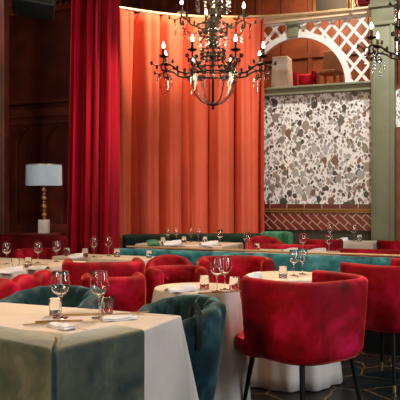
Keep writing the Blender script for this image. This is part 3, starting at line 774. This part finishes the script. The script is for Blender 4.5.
# ------------------------------------------------------------------ napkins and cutlery
def napkin(label, px, py, L, Wd, rz, group='folded white napkins', fold=.022):
    Y = tY(py); x = gx(px, Y)
    mb = MB()
    def leaf(h, k, sx):
        def fn(a, b):
            X = (a - .5) * L * k + sx; Yy = (b - .5) * Wd * (1 - .35 * a) * k
            zz = h + fold * (1 - (2 * b - 1) ** 2) * (.45 + .55 * a) * k + .003 * math.sin(a * 9 + b * 5)
            return (X, Yy, max(zz, .001))
        return fn
    mb.grid(leaf(.003, 1, 0), 18, 12); mb.grid(leaf(.010, .86, -.01), 18, 12)
    o = mb.build('napkin', M['napkin'], smooth=60, weld=False); solid(o, .003); o.location = (x, Y, .7535); o.rotation_euler.z = rz
    return tag(o, label, 'napkin', group)
napkin('folded napkin in front of the left wine glass on the nearest table', 63, 328, .15, .09, -.9, fold=.009)
napkin('folded napkin beside the right wine glass on the nearest table', 119, 319.5, .16, .11, .3, fold=.010)
napkin('broad folded napkin at the left of the small round table', 181, 291.5, .18, .12, .35, fold=.035)
napkin('peaked napkin on the table behind the big red chair', 253, 279.2, .12, .10, .6, fold=.05)
napkin('folded napkin beside the left tumbler on the left table', 9, 273, .20, .14, .3, fold=.05)
napkin('folded napkin in the middle of the left table', 39, 269.5, .15, .12, -.3, fold=.03)
napkin('napkin on the narrow table left of its tumblers', 75.5, 258.5, .14, .10, .2, fold=.05)
napkin('rumpled napkin behind the teal banquette left of the middle glass', 290, 252.0, .16, .12, .2, fold=.045)
napkin('rumpled napkin behind the teal banquette right of the middle glass', 316, 252.7, .2, .13, .1, fold=.05)
napkin('napkin on the far table under the maroon tiles', 342, 241.2, .15, .12, .2, fold=.05)
napkin('peaked napkin at the left end of the cream far table', 172, 245.5, .22, .16, .2, fold=.07)
napkin('peaked napkin at the right end of the cream far table', 209, 245.5, .22, .16, .2, fold=.06)

def fork(label, px, py, rz):
    Y = tY(py); mb = MB()
    mb.bar((-.095, 0, .004), (.03, 0, .006), .009, .003); mb.box((.042, 0, .007), (.028, .022, .003))
    for k in range(4): mb.bar((.055, -.009 + k * .006, .007), (.098, -.009 + k * .006, .010), .0030, .0025)
    o = mb.build('fork', M['brass'], smooth=30); o.location = (gx(px, Y), Y, .7535); o.rotation_euler.z = rz; return tag(o, label, 'fork', 'brass cutlery')
def knife(label, px, py, rz):
    Y = tY(py); mb = MB()
    mb.box((-.055, 0, .005), (.09, .013, .007)); mb.poly_prism([(-.01, .002), (.105, .002), (.112, .006), (-.01, .008)], -.008, .008)
    o = mb.build('knife', M['brass'], smooth=30); o.location = (gx(px, Y), Y, .7535); o.rotation_euler.z = rz; return tag(o, label, 'knife', 'brass cutlery')
fork('brass fork left of the left napkin on the nearest table', 45, 324.5, .35); knife('brass knife behind the left napkin on the nearest table', 58, 322.3, .25)
knife('brass knife between the two wine glasses on the nearest table', 84, 315.5, .2); fork('brass fork on the nearest table nearest its right corner', 129, 314.5, .3)
knife('brass knife in front of the glasses on the small round table', 214, 293.5, .3); fork('brass fork at the right of the small round table', 229, 293, .25)
knife('brass knife in front of the lamp wine glass on the left table', 35, 265, .1); fork('brass fork on the narrow table right of its second tumbler', 92, 258, .2)

# ------------------------------------------------------------------ chandeliers
def chandelier(label, loc, s=1., rot=0):
    t = thing('chandelier', label, 'chandelier', loc, rot, None)
    Z = lambda z: z - 2.234       # local zero at the lower ring
    mb = MB()
    mb.tube([(0, 0, Z(2.02)), (0, 0, Z(3.35))], .010, 10)
    for z, r in ((2.36, .03), (2.46, .045), (2.52, .03), (2.60, .05), (2.68, .035), (2.78, .045), (2.9, .03)): mb.ball((0, 0, Z(z)), r, 14)
    mb.build('stem', M['black'], t)
    mb = MB()
    for k in range(0, 22, 2): mb.ball((0, 0, Z(2.36 + k * .046)), .014 + .006 * (k % 3 == 0), 8)
    for k in range(6):
        a = k * PI / 3
        for j in range(0, 5, 2): mb.ball((.04 * math.cos(a), .04 * math.sin(a), Z(2.45 + j * .05)), .009, 6)
    mb.build('crystal_column', M['crystal'], t)
    MB().tube([(0, 0, Z(3.3)), (0, 0, 5.6 - loc[2])], .008, 8).build('chain', M['black'], t)
    def ring(r, z, th, nbeads, name):
        m = MB().tube([(r * math.cos(2 * PI * i / 40), r * math.sin(2 * PI * i / 40), Z(z)) for i in range(40)], th, 8, closed=True)
        for i in range(nbeads):
            a = 2 * PI * i / nbeads; m.ball((r * 1.02 * math.cos(a), r * 1.02 * math.sin(a), Z(z)), .0125, 8)
        return m.build(name, M['black'], t)
    ring(.152, 2.225, .007, 16, 'lower_ring'); ring(.150, 2.262, .005, 16, 'lower_ring'); ring(.085, 2.345, .006, 12, 'corset_ring'); ring(.085, 2.40, .005, 12, 'corset_ring'); ring(.10, 2.52, .007, 14, 'upper_ring'); ring(.115, 2.58, .006, 14, 'upper_ring')
    # crown strips from corset to lower ring, and up to the upper ring
    for i in range(12):
        a = 2 * PI * i / 12 + .1; c, s_ = math.cos(a), math.sin(a)
        m = MB().tube([(r * c, r * s_, Z(z)) for r, z in ((.085, 2.40), (.082, 2.345), (.10, 2.31), (.135, 2.285), (.150, 2.262))], .0035, 6)
        m.ball((.118 * c, .118 * s_, Z(2.30)), .012, 8); m.ball((.088 * c, .088 * s_, Z(2.37)), .012, 8)
        m.build('crown_strip', M['black'], t)
        m = MB()
        for j in range(6):
            f = j / 5; r = .085 + (.10 - .085) * f; m.ball((r * c, r * s_, Z(2.405 + f * .11)), .0075, 6)
        m.build('bead_strand', M['crystal'], t)
    # basket of clear bead strands with dark ribs
    for i in range(12):
        a = 2 * PI * i / 12; m = MB()
        pts = [(.150, 2.215), (.152, 2.18), (.148, 2.14), (.135, 2.095), (.11, 2.05), (.075, 2.018), (.03, 2.0)]
        cp = catmull([(r * math.cos(a), r * math.sin(a), Z(z)) for r, z in pts], 4)
        if i % 3 == 0: m.tube(cp, .0035, 6); m.build('basket_rib', M['black'], t)
        else:
            for q in cp: m.ball(q, .0062, 6)
            m.build('bead_strand', M['crystal'], t)
    MB().lathe([(.001, Z(1.962)), (.008, Z(1.968)), (.012, Z(1.98)), (.006, Z(1.988)), (.022, Z(1.996)), (.034, Z(2.006)), (.02, Z(2.016)), (.008, Z(2.03)), (.001, Z(2.03))], 18).build('finial', M['black'], t)
    def arm(ang, R, z0, zc, zb, r0, tier):
        c, s_ = math.cos(ang), math.sin(ang); P = lambda r, z, side=0: (r * c - side * s_, r * s_ + side * c, Z(z))
        d = R - r0
        pts = catmull([P(r0, z0), P(r0 + .22 * d, z0 - .022), P(r0 + .5 * d, z0 - .012), P(r0 + .72 * d, z0 + .022), P(R - .02 * d, z0 + .038), P(R + .07 * d, z0 + .012), P(R + .02 * d, z0 - .018), P(R - .07 * d, z0 - .005), P(R - .04 * d, z0 + .014)], 6)
        m = MB().tube(pts, .0075, 8)
        m.tube(catmull([P(R, z0 + .036), P(R, (z0 + zc) / 2 + .02), P(R, zc)], 3), .0065, 8)
        m.tube(catmull([P(R + .01, z0 + .03), P(R + .05, z0 + .015), P(R + .085, z0 + .028)], 4), .004, 6)
        for (r, z) in ((r0 + .30 * d, z0 + .0), (r0 + .55 * d, z0 + .014), (R + .09, z0 + .03), (R + .05, z0 + .005), (R - .3 * d, z0 + .055), (R - .10 * d, z0 - .012)):
            for q in range(5):
                b = q * 2 * PI / 5; m.ball((P(r, z + .010 * math.sin(b), .010 * math.cos(b))), .0075, 6)
        m.tube([P(R - .3 * d, z0 + .055), P(R - .12 * d, z0 + .04)], .003, 5)
        a = m.build('arm', M['black'], t)
        cup = MB().lathe([(.001, Z(zc) - .002), (.012, Z(zc)), (.034, Z(zc) + .010), (.036, Z(zc) + .014), (.014, Z(zc) + .010), (.012, Z(zc) + .03), (.001, Z(zc) + .03)], 16, (R * c, R * s_, 0)).build('candle_cup', M['black'], a)
        MB().lathe([(.001, Z(zc) + .028), (.0105, Z(zc) + .028), (.0105, Z(zb) - .022), (.001, Z(zb) - .022)], 12, (R * c, R * s_, 0)).build('candle', M['black'], a)
        MB().lathe([(.001, Z(zb) - .024), (.007, Z(zb) - .02), (.0115, Z(zb) - .008), (.009, Z(zb) + .006), (.0035, Z(zb) + .020), (.001, Z(zb) + .025)], 12, (R * c, R * s_, 0)).build('bulb', M['bulb'], a)
        for (r, dz, n) in ((R + .045, -.02, 4), (R - .05, -.03, 3), (R - .02, -.03, 5)):
            m = MB(); z = z0 + dz
            for j in range(n): m.ball(P(r, z - j * .022), .0065 + .002 * (j == n - 1), 6, sz=1.4)
            m.build('crystal_drop', M['crystal'], a)
        ld = bpy.data.lights.new('bulb_light', 'POINT'); ld.energy = 5.0; ld.color = (1, .66, .36); ld.shadow_soft_size = .03
        lo = bpy.data.objects.new('bulb_light', ld); COL.objects.link(lo); lo.location = (R * 1.0 * c, R * 1.0 * s_, Z(zb) + .07); lo.parent = t
    for k in range(8): arm(PI / 8 + k * PI / 4, .385, 2.24, 2.315, 2.405, .152, 0)
    for k in range(4): arm(math.radians(12) + k * PI / 2, .235, 2.595, 2.655, 2.745, .10, 1)
    # swags of dark beads between the upper arms and the crown, fringe of drops
    for k in range(8):
        a0 = math.radians(12) + k * PI / 4; a1 = a0 + PI / 4; m = MB()
        r0 = .235 if k % 2 == 0 else .115; r1 = .115 if k % 2 == 0 else .235
        for j in range(12):
            f = j / 11; r = r0 + (r1 - r0) * f; a = a0 + (a1 - a0) * f; m.ball((r * math.cos(a), r * math.sin(a), Z(2.575 - .075 * math.sin(PI * f))), .0068, 6)
        m.build('bead_swag', M['crystalb'], t)
    for k in range(24):
        a = 2 * PI * k / 24; m = MB()
        for j in range(3): m.ball((.165 * math.cos(a), .165 * math.sin(a), Z(2.205 - .020 * j)), .0065, 6, sz=1.5)
        m.build('crystal_drop', M['crystal'], t)
        if k % 2: continue
        m = MB()
        for j in range(4): m.ball((.12 * math.cos(a), .12 * math.sin(a), Z(2.78 - .028 * j)), .009, 6, sz=1.6)
        m.build('crystal_drop', M['crystal'], t)
    ring(.12, 2.80, .006, 12, 'upper_ring')
    return t
YC = 5.0
chandelier('black wrought chandelier with lit candles in front of the orange curtain', (gx(213, YC), YC, 2.234))
YC2 = 4.55
chandelier('black chandelier cut off by the right edge of the photo', (gx(429, YC2), YC2, 2.234 + .06), rot=math.radians(22.5))

M['pane'] = mat('daylit_pane', (.8, .9, 1), .3, emit=(1, .93, .84), estr=2.6)  # unseen glowing panes, added for fill light and highlights in the glassware
wf = MB(); 
xs = [-5.4, -2.9, -1.9, 2.2, 3.2, 5.4]
for i in range(0, 5, 2): wf.box(((xs[i] + xs[i + 1]) / 2, -2.45, 2.8), (xs[i + 1] - xs[i], .1, 5.6))
for i in (1, 3): wf.box(((xs[i] + xs[i + 1]) / 2, -2.45, .45), (xs[i + 1] - xs[i], .1, .9)); wf.box(((xs[i] + xs[i + 1]) / 2, -2.45, 4.6), (xs[i + 1] - xs[i], .1, 2.0))
wf = wf.build('wall_front', M['wallp']); struct(wf)
for n_, i in enumerate((1, 3)):
    cx_, w_ = (xs[i] + xs[i + 1]) / 2, xs[i + 1] - xs[i]
    wn = MB()
    for sx in (-1, 0, 1): wn.box((cx_ + sx * (w_ / 2 - .03), -2.40, 2.25), (.06, .08, 2.7))
    for z in (.93, 2.25, 3.57): wn.box((cx_, -2.40, z), (w_, .08, .06))
    wn = wn.build('window_%d' % (n_ + 1), M['white']); struct(wn)  # frame around an added glowing pane behind the camera
    MB().box((cx_, -2.46, 2.25), (w_, .01, 2.7)).build('pane', M['pane'], wn)

# ------------------------------------------------------------------ light
def area(name, loc, target, size, energy, col, sy=None):
    d = bpy.data.lights.new(name, 'AREA'); d.energy = energy; d.color = col; d.size = size
    if sy: d.shape = 'RECTANGLE'; d.size_y = sy
    o = bpy.data.objects.new(name, d); COL.objects.link(o); o.location = loc
    o.rotation_euler = (Vector(target) - Vector(loc)).to_track_quat('-Z', 'Y').to_euler(); return o
def spot(name, loc, target, energy, col, ang=60, blend=.8, r=.12):
    d = bpy.data.lights.new(name, 'SPOT'); d.energy = energy; d.color = col; d.spot_size = math.radians(ang); d.spot_blend = blend; d.shadow_soft_size = r
    o = bpy.data.objects.new(name, d); COL.objects.link(o); o.location = loc
    o.rotation_euler = (Vector(target) - Vector(loc)).to_track_quat('-Z', 'Y').to_euler(); return o
area('window_daylight_right', (5.0, 2.0, 2.4), (.2, 4.2, .7), 1.6, 150, (.78, .88, 1), 2.2)
area('window_daylight_left', (-3.2, .3, 2.7), (-.2, 3.2, .6), 1.4, 105, (1, .74, .50), 1.8)  # added warm fill from the left, no window stands there
spot('ceiling_spot_curtain', (2.3, 7.4, 5.3), (-.55, 9.7, 4.1), 1500, (1, .80, .58), 42, 1.0)
spot('ceiling_wash_curtain', (-.25, 8.9, 5.4), (-.2, 9.85, 3.7), 420, (1, .76, .50), 70, 1.0)
spot('ceiling_spot_curtain_left', (.5, 7.0, 5.0), (-1.08, 8.15, 2.3), 850, (1, .62, .40), 20, .9)
spot('ceiling_spot_crimson', (-3.0, 7.2, 5.2), (-1.35, 8.0, 2.4), 420, (1, .82, .84), 40, .9)
spot('ceiling_spot_tiles', (2.2, 7.2, 5.3), (1.7, 9.8, 2.4), 560, (1, .93, .84), 58)
spot('ceiling_spot_far_tables', (.4, 8.0, 5.4), (.1, 8.3, .7), 420, (1, .74, .46), 46)
spot('ceiling_spot_middle', (.5, 7.3, 5.4), (-.4, 4.7, .8), 620, (1, .70, .46), 62)
spot('ceiling_spot_front', (.2, 5.6, 5.4), (-.4, 3.0, .8), 380, (1, .80, .62), 60)
area('gallery_lamp', (loc_w(.6, 1.6).x, loc_w(.6, 1.6).y, 5.4), (loc_w(.6, 2.2).x, loc_w(.6, 2.2).y, 2.8), .8, 85, (1, .68, .42))

w = bpy.data.worlds.new('World'); sc.world = w; w.use_nodes = True
w.node_tree.nodes['Background'].inputs[0].default_value = (.80, .84, .92, 1); w.node_tree.nodes['Background'].inputs[1].default_value = .05

cam = bpy.data.cameras.new('Camera'); cam.lens = F / 400 * 36; cam.sensor_width = 36; cam.clip_start = .05
co_ = bpy.data.objects.new('Camera', cam); COL.objects.link(co_); co_.location = (0, 0, EYE); co_.rotation_euler = (PI / 2, 0, 0)
sc.camera = co_
vs_ = sc.view_settings
vs_.view_transform = 'Standard'; vs_.look = 'None'; vs_.exposure = 0.22; vs_.gamma = 1; vs_.use_curve_mapping = False
